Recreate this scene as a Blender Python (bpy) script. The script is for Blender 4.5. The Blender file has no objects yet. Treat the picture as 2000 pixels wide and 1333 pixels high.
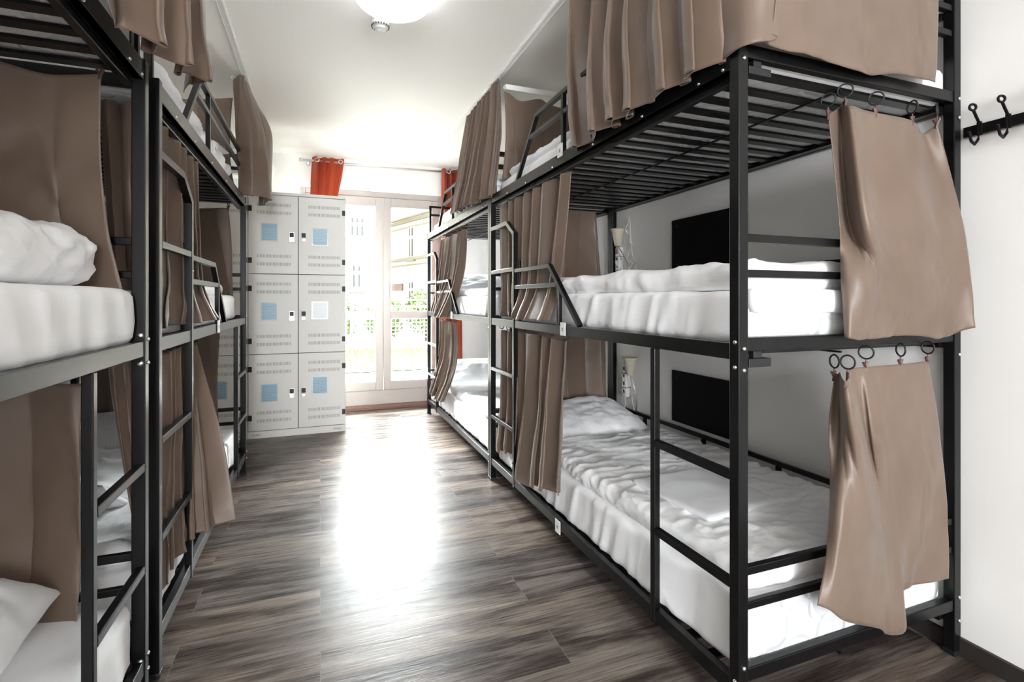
import bpy, bmesh, math, random
from mathutils import Vector, Matrix, noise
S = bpy.context.scene
COL = S.collection
R = math.radians

# ---------------------------------------------------------------- camera, sky, exposure
cam_d = bpy.data.cameras.new('camera'); cam = bpy.data.objects.new('camera', cam_d); COL.objects.link(cam)
cam.location = (0, 0, 1.2176); cam.rotation_euler = (R(90), 0, -0.3611)
cam_d.sensor_width = 36; cam_d.lens = 991.7/2000*36; cam_d.shift_y = -80.6/2000
cam_d.clip_start = .05; cam_d.clip_end = 200
S.camera = cam
S.view_settings.view_transform = 'Standard'; S.view_settings.look = 'None'
S.view_settings.gamma = 1; S.view_settings.use_curve_mapping = False
S.view_settings.exposure = 1.92
S.cycles.use_denoising = True
S.cycles.max_bounces = 12; S.cycles.diffuse_bounces = 8; S.cycles.glossy_bounces = 4
S.cycles.transparent_max_bounces = 16; S.cycles.sample_clamp_indirect = 12
S.cycles.caustics_reflective = True

W = bpy.data.worlds.new('sky'); S.world = W; W.use_nodes = True
wn = W.node_tree.nodes; wn.clear()
wb = wn.new('ShaderNodeBackground'); wo = wn.new('ShaderNodeOutputWorld')
wb.inputs['Color'].default_value = (.945, .975, 1, 1); wb.inputs['Strength'].default_value = 3.6
W.node_tree.links.new(wb.outputs[0], wo.inputs[0])

def light(name, kind, loc, rot, energy, color=(1, 1, 1), **kw):
    d = bpy.data.lights.new(name, kind); d.energy = energy; d.color = color
    for k, v in kw.items(): setattr(d, k, v)
    o = bpy.data.objects.new(name, d); COL.objects.link(o); o.location = loc; o.rotation_euler = rot
    return o
sun = light('sun', 'SUN', (0, 0, 10), (0, 0, 0), 3.2, (1, .94, .86), angle=R(1))
sun.rotation_euler = Vector((-.55, .35, -.76)).to_track_quat('-Z', 'Y').to_euler()
# added area lights in place of daylight: over the terrace, and behind the camera
o = light('fill_over_terrace', 'AREA', (.6, 9.0, 4.7), (0, 0, 0), 3700, (.95, .975, 1), shape='RECTANGLE', size=5.5, size_y=3.2)
o.rotation_euler = Vector((0, -1, -.45)).to_track_quat('-Z', 'Z').to_euler()
light('fill_behind_camera', 'AREA', (-.425, -5.1, 1.6), (R(90), 0, 0), 120, (.95, .975, 1), shape='RECTANGLE', size=1.5, size_y=1.9)
# sampling portals at the two glazed openings (they guide the sky's light, they give none)
pt = light('garden_door_portal', 'AREA', (.56, 6.06, 1.25), (R(-90), 0, 0), 1, shape='RECTANGLE', size=1.5, size_y=2.35)
pt.data.cycles.is_portal = True
pt = light('assumed_window_portal', 'AREA', (-.425, -4.66, 1.5), (R(90), 0, 0), 1, shape='RECTANGLE', size=1.55, size_y=1.9)
pt.data.cycles.is_portal = True

# ---------------------------------------------------------------- helpers
def kind(o, k): o['kind'] = k; return o
def empty(name, loc, label, cat, group=None, rz=0):
    o = bpy.data.objects.new(name, None); COL.objects.link(o); o.location = loc; o.rotation_euler = (0, 0, rz)
    return tag(o, label, cat, group)
def tag(o, label, cat, group=None, k=None):
    o['label'] = label; o['category'] = cat
    if group: o['group'] = group
    if k: o['kind'] = k
    return o
def link(name, bm, mat, parent=None, smooth=False, bevel=0, world=True):
    """bm -> one mesh object; coordinates are world ones, moved into the parent's frame when there is a parent"""
    me = bpy.data.meshes.new(name); bmesh.ops.recalc_face_normals(bm, faces=bm.faces); bm.to_mesh(me); bm.free()
    me.materials.append(mat)
    o = bpy.data.objects.new(name, me); COL.objects.link(o)
    if smooth:
        for p in me.polygons: p.use_smooth = True
    if parent:
        o.parent = parent
        if world:
            m = world_of(parent).inverted(); me.transform(m)
    if bevel:
        b = o.modifiers.new('bevel', 'BEVEL'); b.width = bevel; b.segments = 2; b.limit_method = 'ANGLE'
    return o
def world_of(o):
    m = Matrix.LocRotScale(o.location, o.rotation_euler, o.scale)
    return world_of(o.parent) @ m if o.parent else m
def recentre(o):
    """a thing that is one mesh: put its origin at its base"""
    vs = [v.co for v in o.data.vertices]
    c = Vector(((min(v.x for v in vs)+max(v.x for v in vs))/2, (min(v.y for v in vs)+max(v.y for v in vs))/2, min(v.z for v in vs)))
    o.data.transform(Matrix.Translation(-c)); o.location = c
    return o
def BM(): return bmesh.new()
def box(bm, a, b):
    x0, x1 = sorted((a[0], b[0])); y0, y1 = sorted((a[1], b[1])); z0, z1 = sorted((a[2], b[2]))
    v = [bm.verts.new(p) for p in ((x0,y0,z0),(x1,y0,z0),(x1,y1,z0),(x0,y1,z0),(x0,y0,z1),(x1,y0,z1),(x1,y1,z1),(x0,y1,z1))]
    for f in ((0,3,2,1),(4,5,6,7),(0,1,5,4),(1,2,6,5),(2,3,7,6),(3,0,4,7)): bm.faces.new([v[i] for i in f])
    return bm
def boxes(*ab):
    bm = BM()
    for a, b in ab: box(bm, a, b)
    return bm
def tube(bm, pts, r, n=8, square=False, cap=True, up=None):
    """a round (or square) bar swept along pts"""
    pts = [Vector(p) for p in pts]; rings = []
    if square: n = 4
    for i, p in enumerate(pts):
        d0 = (p-pts[i-1]).normalized() if i else None
        d1 = (pts[i+1]-p).normalized() if i < len(pts)-1 else None
        d = (d0+d1).normalized() if d0 and d1 else (d0 or d1)
        ref = Vector(up) if up else (Vector((0,0,1)) if abs(d.z) < .9 else Vector((1,0,0)))
        a = d.cross(ref).normalized(); b = d.cross(a).normalized()
        k = 1/max(.5, (d.dot(d0) if d0 else 1))
        if square:
            off = [(a*s+b*t)*r*(k if 1 else 1) for s, t in ((1,1),(-1,1),(-1,-1),(1,-1))]
        else:
            off = [(a*math.cos(2*math.pi*j/n)+b*math.sin(2*math.pi*j/n))*r for j in range(n)]
        rings.append([bm.verts.new(p+o) for o in off])
    for q, s in zip(rings, rings[1:]):
        for j in range(n): bm.faces.new((q[j], q[(j+1)%n], s[(j+1)%n], s[j]))
    if cap: bm.faces.new(rings[0][::-1]); bm.faces.new(rings[-1])
    return bm
def lathe(bm, prof, c, axis='z', n=32):
    rings = []
    for r, h in prof:
        ring = []
        for j in range(n):
            a = 2*math.pi*j/n; p = (r*math.cos(a), r*math.sin(a), h)
            if axis == 'x': p = (p[2], p[0], p[1])
            if axis == 'y': p = (p[0], p[2], p[1])
            ring.append(bm.verts.new(Vector(c)+Vector(p)))
        rings.append(ring)
    for q, s in zip(rings, rings[1:]):
        for j in range(n): bm.faces.new((q[j], q[(j+1)%n], s[(j+1)%n], s[j]))
    for ring in (rings[0][::-1], rings[-1]): bm.faces.new(ring)
    return bm
def torus(bm, c, r, t, nrm, n=20, m=6, a0=0, a1=360):
    nrm = Vector(nrm).normalized(); ref = Vector((0,0,1)) if abs(nrm.z) < .9 else Vector((1,0,0))
    u = nrm.cross(ref).normalized(); v = nrm.cross(u).normalized()
    full = a1-a0 >= 360
    pts = [Vector(c)+(u*math.cos(R(a0+(a1-a0)*i/n))+v*math.sin(R(a0+(a1-a0)*i/n)))*r for i in range(n+(0 if full else 1))]
    if not full: return tube(bm, pts, t, m)
    rings = []
    for p in pts:
        d = (p-Vector(c)).normalized()
        rings.append([bm.verts.new(p+(d*math.cos(2*math.pi*j/m)+nrm*math.sin(2*math.pi*j/m))*t) for j in range(m)])
    for i in range(n):
        q, s = rings[i], rings[(i+1)%n]
        for j in range(m): bm.faces.new((q[j], q[(j+1)%m], s[(j+1)%m], s[j]))
    return bm
def fbm(p, o=3):
    s = 0; a = 1
    for _ in range(o): s += a*noise.noise(p); p = p*2.03; a *= .5
    return s
def cr(pts, t):
    """Catmull-Rom through pts, t in 0..1"""
    n = len(pts)-1; t = min(max(t, 0), 1)*n; i = min(int(t), n-1); f = t-i
    p0 = pts[max(i-1, 0)]; p1 = pts[i]; p2 = pts[i+1]; p3 = pts[min(i+2, n)]
    return .5*((2*p1)+(p2-p0)*f+(2*p0-5*p1+4*p2-p3)*f*f+(3*p1-p0-3*p2+p3)*f**3)

# ---------------------------------------------------------------- materials
def mat(name, color=(.8,.8,.8), rough=.5, metal=0, spec=.5, **kw):
    m = bpy.data.materials.new(name); m.use_nodes = True; b = m.node_tree.nodes['Principled BSDF']
    b.inputs['Base Color'].default_value = (*color, 1); b.inputs['Roughness'].default_value = rough
    b.inputs['Metallic'].default_value = metal; b.inputs['Specular IOR Level'].default_value = spec
    for k, v in kw.items(): b.inputs[k].default_value = v
    return m
def N(m, t, **kw):
    n = m.node_tree.nodes.new(t)
    for k, v in kw.items():
        if k in n.inputs.keys() if hasattr(n.inputs, 'keys') else False: n.inputs[k].default_value = v
        else: setattr(n, k, v)
    return n
def L(m, a, b): m.node_tree.links.new(a, b)
def bump(m, src, strength, dist, chain=None):
    b = N(m, 'ShaderNodeBump'); b.inputs['Strength'].default_value = strength; b.inputs['Distance'].default_value = dist
    L(m, src, b.inputs['Height'])
    if chain: L(m, chain, b.inputs['Normal'])
    L(m, b.outputs[0], m.node_tree.nodes['Principled BSDF'].inputs['Normal'])
    return b.outputs[0]
def texco(m, scale=(1,1,1), out='Object', rot=(0,0,0)):
    t = N(m, 'ShaderNodeTexCoord'); mp = N(m, 'ShaderNodeMapping'); mp.inputs['Scale'].default_value = scale
    mp.inputs['Rotation'].default_value = rot
    L(m, t.outputs[out], mp.inputs[0]); return mp.outputs[0]
def noisy(m, co, scale, detail=4, rough=.55):
    n = N(m, 'ShaderNodeTexNoise'); n.inputs['Scale'].default_value = scale; n.inputs['Detail'].default_value = detail
    n.inputs['Roughness'].default_value = rough; L(m, co, n.inputs['Vector']); return n
def ramp(m, src, stops):
    r = N(m, 'ShaderNodeValToRGB'); e = r.color_ramp.elements
    while len(e) < len(stops): e.new(.5)
    for el, (p, c) in zip(e, stops): el.position = p; el.color = (*c, 1) if len(c) == 3 else c
    L(m, src, r.inputs[0]); return r.outputs[0]

def paint(name, c, rough=.75, bs=.08):
    m = mat(name, c, rough, spec=.3); co = texco(m)
    n = noisy(m, co, 160, 3); bump(m, n.outputs[0], bs, .002); return m
M_wall = paint('wall_paint', (.88, .872, .855))
M_ceil = paint('ceiling_paint', (.90, .885, .845))
M_black = mat('black_powder_coat', (.004, .004, .0045), .30, spec=.30)
_n = noisy(M_black, texco(M_black), 500, 2); bump(M_black, _n.outputs[0], .12, .0006)
M_screw = mat('zinc_plated_steel', (.72, .71, .68), .3, metal=1)
M_blackpl = mat('black_plastic', (.008, .008, .009), .5)
M_brownclip = mat('brown_plastic', (.075, .028, .02), .45)
M_white_pl = mat('white_plastic', (.82, .82, .80), .4)
M_cream_pl = mat('cream_plastic', (.62, .58, .46), .45)
M_red_pl = mat('red_plastic', (.35, .02, .02), .35)
M_chrome = mat('brushed_steel', (.68, .66, .62), .32, metal=1)
M_panel = mat('matt_black_board', (.006, .006, .007), .8, spec=.2)
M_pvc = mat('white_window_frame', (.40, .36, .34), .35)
M_base = mat('dark_baseboard', (.03, .026, .024), .5)

def fabric(name, c, c2, weave=900, bs=.2, rough=.85, sheen=.25):
    m = mat(name, c, rough, spec=.4); b = m.node_tree.nodes['Principled BSDF']
    b.inputs['Sheen Weight'].default_value = sheen; b.inputs['Sheen Roughness'].default_value = .4
    co = texco(m); n = noisy(m, co, 5, 3); L(m, ramp(m, n.outputs[0], [(.3, c), (.7, c2)]), b.inputs['Base Color'])
    w = N(m, 'ShaderNodeTexWave'); w.inputs['Scale'].default_value = weave/6; w.inputs['Distortion'].default_value = .6
    w.bands_direction = 'Z'; L(m, co, w.inputs['Vector'])
    n2 = noisy(m, co, weave/3, 2)
    x = bump(m, w.outputs[0], bs*.35, .0005); bump(m, n2.outputs[0], bs, .0006, x)
    return m
M_curtain = fabric('taupe_curtain_cloth', (.142, .099, .073), (.166, .118, .089), rough=.42, sheen=.2)
M_orange = fabric('orange_curtain_cloth', (.40, .050, .010), (.30, .030, .007), rough=.6)
_b = M_orange.node_tree.nodes['Principled BSDF']; _b.inputs['Transmission Weight'].default_value = 0
M_towel = fabric('white_terry', (.84, .85, .87), (.80, .81, .84), weave=700, bs=.9, rough=.95)

def linen(name, stripes=False, wr=.5, c=(.92, .925, .94)):
    m = mat(name, c, .8, spec=.2, **{'Sheen Weight': .15})
    co = texco(m)
    n1 = noisy(m, texco(m, (1, .45, 1)), 9, 4, .5); n2 = noisy(m, co, 26, 3)
    x = bump(m, n1.outputs[0], wr, .02); x = bump(m, n2.outputs[0], wr*.4, .006, x)
    if stripes:
        w = N(m, 'ShaderNodeTexWave'); w.bands_direction = 'X'; w.inputs['Scale'].default_value = 18; L(m, co, w.inputs['Vector'])
        L(m, ramp(m, w.outputs[0], [(.45, tuple(v*.93 for v in c)), (.55, c)]), m.node_tree.nodes['Principled BSDF'].inputs['Base Color'])
    return m
M_sheet = linen('white_cotton_sheet', wr=.28)
M_duvet = linen('white_duvet_cotton', wr=.5)
M_stripe = linen('striped_white_sateen', True, wr=.35)
# quilted mattress cover: raised cells with stitched scrolls
M_quilt = mat('quilted_mattress_cover', (.72, .74, .755), .8, spec=.2)
_co = texco(M_quilt); _v = N(M_quilt, 'ShaderNodeTexVoronoi'); _v.inputs['Scale'].default_value = 9; _v.feature = 'DISTANCE_TO_EDGE'
_d = noisy(M_quilt, _co, 7, 1); _mx = N(M_quilt, 'ShaderNodeMixRGB'); _mx.inputs[0].default_value = .12
L(M_quilt, _co, _mx.inputs[1]); L(M_quilt, _d.outputs['Color'], _mx.inputs[2]); L(M_quilt, _mx.outputs[0], _v.inputs['Vector'])
_r = ramp(M_quilt, _v.outputs['Distance'], [(0, (0,0,0)), (.12, (1,1,1))]); bump(M_quilt, _r, .6, .012)
M_under = mat('mattress_underside', (.72, .70, .69), .9, spec=.1)

# locker steel
M_locker = mat('pale_grey_locker_steel', (.77, .77, .735), .42, spec=.4)
_n = noisy(M_locker, texco(M_locker), 220, 2); bump(M_locker, _n.outputs[0], .05, .001)
M_gap = mat('dark_gap', (.05, .05, .048), .7)
M_slot = mat('vent_slot_shadow', (.22, .22, .21), .7)

# printed notice: light blue sheet with lines of text
def notice_mat(name, paper, ink):
    m = mat(name, paper, .35); b = m.node_tree.nodes['Principled BSDF']
    t = N(m, 'ShaderNodeTexCoord'); mp = N(m, 'ShaderNodeMapping'); L(m, t.outputs['Generated'], mp.inputs[0])
    br = N(m, 'ShaderNodeTexBrick'); br.inputs['Scale'].default_value = 1; br.inputs['Brick Width'].default_value = .12
    br.inputs['Row Height'].default_value = .095; br.inputs['Mortar Size'].default_value = .024; br.inputs['Mortar Smooth'].default_value = .0
    br.inputs['Color1'].default_value = (*ink, 1); br.inputs['Color2'].default_value = (*[(a*.35+b2*.65) for a, b2 in zip(ink, paper)], 1); br.inputs['Mortar'].default_value = (*paper, 1)
    sep = N(m, 'ShaderNodeSeparateXYZ'); cmb = N(m, 'ShaderNodeCombineXYZ'); L(m, mp.outputs[0], sep.inputs[0]); L(m, sep.outputs['X'], cmb.inputs['X']); L(m, sep.outputs['Z'], cmb.inputs['Y'])
    L(m, cmb.outputs[0], br.inputs['Vector']); L(m, br.outputs['Color'], b.inputs['Base Color'])
    return m
M_notice = notice_mat('blue_notice_paper', (.33, .50, .62), (.16, .30, .42))
M_notice_w = notice_mat('white_notice_paper', (.80, .85, .88), (.66, .74, .80))
M_sleeve = mat('clear_notice_sleeve', (.62, .68, .70), .15)

# laminate floor: planks laid across the room, streaky grain along them
M_floor = mat('dark_oak_laminate', (.1,.08,.07), .3, spec=.08)
_b = M_floor.node_tree.nodes['Principled BSDF']
_co = texco(M_floor)
_br = N(M_floor, 'ShaderNodeTexBrick'); _br.offset = .37; _br.inputs['Scale'].default_value = 1
_br.inputs['Brick Width'].default_value = 1.25; _br.inputs['Row Height'].default_value = .19
_br.inputs['Mortar Size'].default_value = .0012; _br.inputs['Mortar Smooth'].default_value = .3; _br.inputs['Bias'].default_value = 0
_br.inputs['Color1'].default_value = (0,0,0,1); _br.inputs['Color2'].default_value = (1,1,1,1); _br.inputs['Mortar'].default_value = (.5,.5,.5,1)
L(M_floor, _co, _br.inputs['Vector'])
# each plank shifts the grain, so that the streaks break at the seams
_off = N(M_floor, 'ShaderNodeVectorMath', operation='SCALE'); L(M_floor, _br.outputs['Color'], _off.inputs[0]); _off.inputs['Scale'].default_value = 7
_add = N(M_floor, 'ShaderNodeVectorMath', operation='ADD'); L(M_floor, _co, _add.inputs[0]); L(M_floor, _off.outputs[0], _add.inputs[1])
_mp = N(M_floor, 'ShaderNodeMapping'); _mp.inputs['Scale'].default_value = (.9, 7, 1); L(M_floor, _add.outputs[0], _mp.inputs[0])
_g1 = noisy(M_floor, _mp.outputs[0], 1.6, 8, .62); _g1.inputs['Distortion'].default_value = .6
_mp2 = N(M_floor, 'ShaderNodeMapping'); _mp2.inputs['Scale'].default_value = (2.2, 60, 1); L(M_floor, _add.outputs[0], _mp2.inputs[0])
_g2 = noisy(M_floor, _mp2.outputs[0], 2.5, 5, .6)
_c1 = ramp(M_floor, _g1.outputs[0], [(.30, (.026, .020, .017)), (.43, (.078, .062, .054)), (.52, (.155, .130, .115)), (.62, (.20, .17, .15)), (.74, (.33, .295, .265))])
_c2 = ramp(M_floor, _g2.outputs[0], [(.35, (.62,.62,.62)), (.62, (1.12,1.1,1.08))])
_mul = N(M_floor, 'ShaderNodeMixRGB', blend_type='MULTIPLY'); _mul.inputs[0].default_value = 1; L(M_floor, _c1, _mul.inputs[1]); L(M_floor, _c2, _mul.inputs[2])
_tone = ramp(M_floor, _br.outputs['Color'], [(0, (.74,.76,.80)), (1, (1.15,1.08,1.0))])
_mul2 = N(M_floor, 'ShaderNodeMixRGB', blend_type='MULTIPLY'); _mul2.inputs[0].default_value = 1; L(M_floor, _mul.outputs[0], _mul2.inputs[1]); L(M_floor, _tone, _mul2.inputs[2])
_seam = N(M_floor, 'ShaderNodeMixRGB'); L(M_floor, _br.outputs['Fac'], _seam.inputs[0]); L(M_floor, _mul2.outputs[0], _seam.inputs[1]); _seam.inputs[2].default_value = (.16,.145,.13,1)
L(M_floor, _seam.outputs[0], _b.inputs['Base Color'])
_rr = ramp(M_floor, _g2.outputs[0], [(.3, (.22,)*3), (.7, (.38,)*3)]); L(M_floor, _rr, _b.inputs['Roughness'])
_x = bump(M_floor, _g2.outputs[0], .22, .004); bump(M_floor, _g1.outputs[0], .22, .012, _x)

# glass
M_glass = bpy.data.materials.new('window_glass'); M_glass.use_nodes = True
_nt = M_glass.node_tree; _nt.nodes.clear()
_o = _nt.nodes.new('ShaderNodeOutputMaterial'); _t = _nt.nodes.new('ShaderNodeBsdfTransparent'); _g = _nt.nodes.new('ShaderNodeBsdfGlossy'); _mx = _nt.nodes.new('ShaderNodeMixShader'); _f = _nt.nodes.new('ShaderNodeFresnel')
_t.inputs[0].default_value = (.95,.97,.96,1); _g.inputs['Roughness'].default_value = .02; _f.inputs[0].default_value = 1.3
_nt.links.new(_f.outputs[0], _mx.inputs[0]); _nt.links.new(_t.outputs[0], _mx.inputs[1]); _nt.links.new(_g.outputs[0], _mx.inputs[2]); _nt.links.new(_mx.outputs[0], _o.inputs[0])

# outdoors
M_render = paint('house_render', (.62, .58, .50), .9)
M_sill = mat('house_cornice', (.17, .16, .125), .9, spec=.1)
M_hwin = mat('house_window_glass', (.055, .058, .062), .8, spec=.05)
M_hframe = mat('house_window_frame', (.55, .54, .52), .7)
M_hroof = mat('roof_tiles', (.35, .33, .30), .9)
M_terrace = mat('terrace_paving', (.66, .645, .62), .9)
M_grass = mat('grass', (.12, .14, .03), .9)
_n = noisy(M_grass, texco(M_grass), 3, 5); L(M_grass, ramp(M_grass, _n.outputs[0], [(.35, (.13,.12,.06)), (.65, (.17,.13,.085))]), M_grass.node_tree.nodes['Principled BSDF'].inputs['Base Color'])
M_leaf = mat('hedge_leaf', (.10, .16, .03), .7)
_n = noisy(M_leaf, texco(M_leaf), 14, 3); L(M_leaf, ramp(M_leaf, _n.outputs[0], [(.35, (.05,.09,.02)), (.65, (.13,.19,.05))]), M_leaf.node_tree.nodes['Principled BSDF'].inputs['Base Color'])
M_fence = mat('galvanised_fence', (.62, .63, .63), .5)
M_sign = mat('red_sign', (.09, .035, .028), .6)
M_stone = mat('pale_stone', (.45, .44, .42), .9)

# ---------------------------------------------------------------- room shell
XW, XLW, YB, YF, ZC = 2.06, -1.49, 5.90, -4.5, 2.7435
YR = 5.797                                             # inner face of the window wall
def struct(name, bm, m, **kw): return kind(link(name, bm, m, **kw), 'structure')
struct('floor', boxes(((XLW-.1, YF-.1, -.12), (XW+.1, 6.06, 0))), M_floor)
struct('ceiling', boxes(((XLW-.1, YF-.1, ZC), (XW+.1, 6.06, ZC+.12))), M_ceil)
struct('wall_right', boxes(((XW, YF-.1, 0), (XW+.12, 6.06, ZC))), M_wall)
struct('wall_left', boxes(((XLW-.12, YF-.1, 0), (XLW, 6.06, ZC))), M_wall)
WX0, WX1 = -1.2, .35
OX0, OX1, OZ1 = -.20, 1.36, 2.44                       # garden door opening
struct('wall_back', boxes(((XLW, YR, 0), (OX0, 6.06, ZC)), ((OX1, YR, 0), (XW, 6.06, ZC)), ((OX0, YR, OZ1), (OX1, 6.06, ZC))), M_wall)
struct('wall_front', boxes(((XLW, YF-.2, 0), (WX0, YF, ZC)), ((WX1, YF-.2, 0), (XW, YF, ZC)), ((WX0, YF-.2, 2.45), (WX1, YF, ZC)), ((WX0, YF-.2, 0), (WX1, YF, .55))), M_wall)
struct('baseboard_right', boxes(((XW-.014, YF, 0), (XW, YR, .06))), M_base, bevel=.002)
struct('baseboard_left', boxes(((XLW, YF, 0), (XLW+.014, YR, .06))), M_base, bevel=.002)
M_thr = mat('door_threshold', (.16, .075, .055), .5)
struct('trim_1', boxes(((OX0, YR-.012, 0), (OX1, YR+.25, .03))), M_thr, bevel=.003)
# assumed, unseen window behind the camera, sized and placed for its fill light
w2 = boxes(((WX0, YF-.12, .55), (WX0+.06, YF-.06, 2.45)), ((WX1-.06, YF-.12, .55), (WX1, YF-.06, 2.45)), ((WX0+.06, YF-.12, .55), (WX1-.06, YF-.06, .62)), ((WX0+.06, YF-.12, 2.38), (WX1-.06, YF-.06, 2.45)), ((WX0+.745, YF-.12, .62), (WX0+.805, YF-.06, 2.38)))
struct('window_assumed', w2, M_pvc, bevel=.004)
# garden door: frame, two leaves each with a mid rail, panes
YG = YR+.13
fr = empty('window_1', (.58, YG, 0), 'white framed double garden door with mid rails', 'window'); kind(fr, 'structure'); del fr['category']
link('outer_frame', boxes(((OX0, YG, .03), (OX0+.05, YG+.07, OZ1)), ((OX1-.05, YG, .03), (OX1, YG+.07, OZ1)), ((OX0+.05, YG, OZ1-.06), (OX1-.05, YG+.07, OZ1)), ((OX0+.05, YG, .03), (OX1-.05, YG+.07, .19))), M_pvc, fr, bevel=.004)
XS = .672
def leaf(x0, x1):
    g = YG-.012; z0, z1 = .195, OZ1-.065; wd = .083
    bm = boxes(((x0, g, z0), (x0+wd, g+.07, z1)), ((x1-wd, g, z0), (x1, g+.07, z1)), ((x0+wd, g, z0), (x1-wd, g+.07, z0+.095)), ((x0+wd, g, z1-.10), (x1-wd, g+.07, z1)), ((x0+wd, g+.005, 1.005), (x1-wd, g+.065, 1.088)))
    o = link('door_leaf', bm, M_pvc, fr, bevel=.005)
    p = link('pane', boxes(((x0+wd-.005, g+.03, z0+.09), (x1-wd+.005, g+.036, 1.01)), ((x0+wd-.005, g+.03, 1.08), (x1-wd+.005, g+.036, z1-.095))), M_glass, fr)
    return o
leaf(OX0+.05, XS-.002); leaf(XS+.002, OX1-.05)
hb = boxes(((XS+.03, YG-.024, 1.25), (XS+.055, YG-.012, 1.40))); box(hb, (XS+.036, YG-.06, 1.36), (XS+.049, YG-.024, 1.375)); box(hb, (XS+.034, YG-.07, 1.25), (XS+.051, YG-.055, 1.378))
link('door_handle', hb, M_white_pl, fr, bevel=.003)

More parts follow.
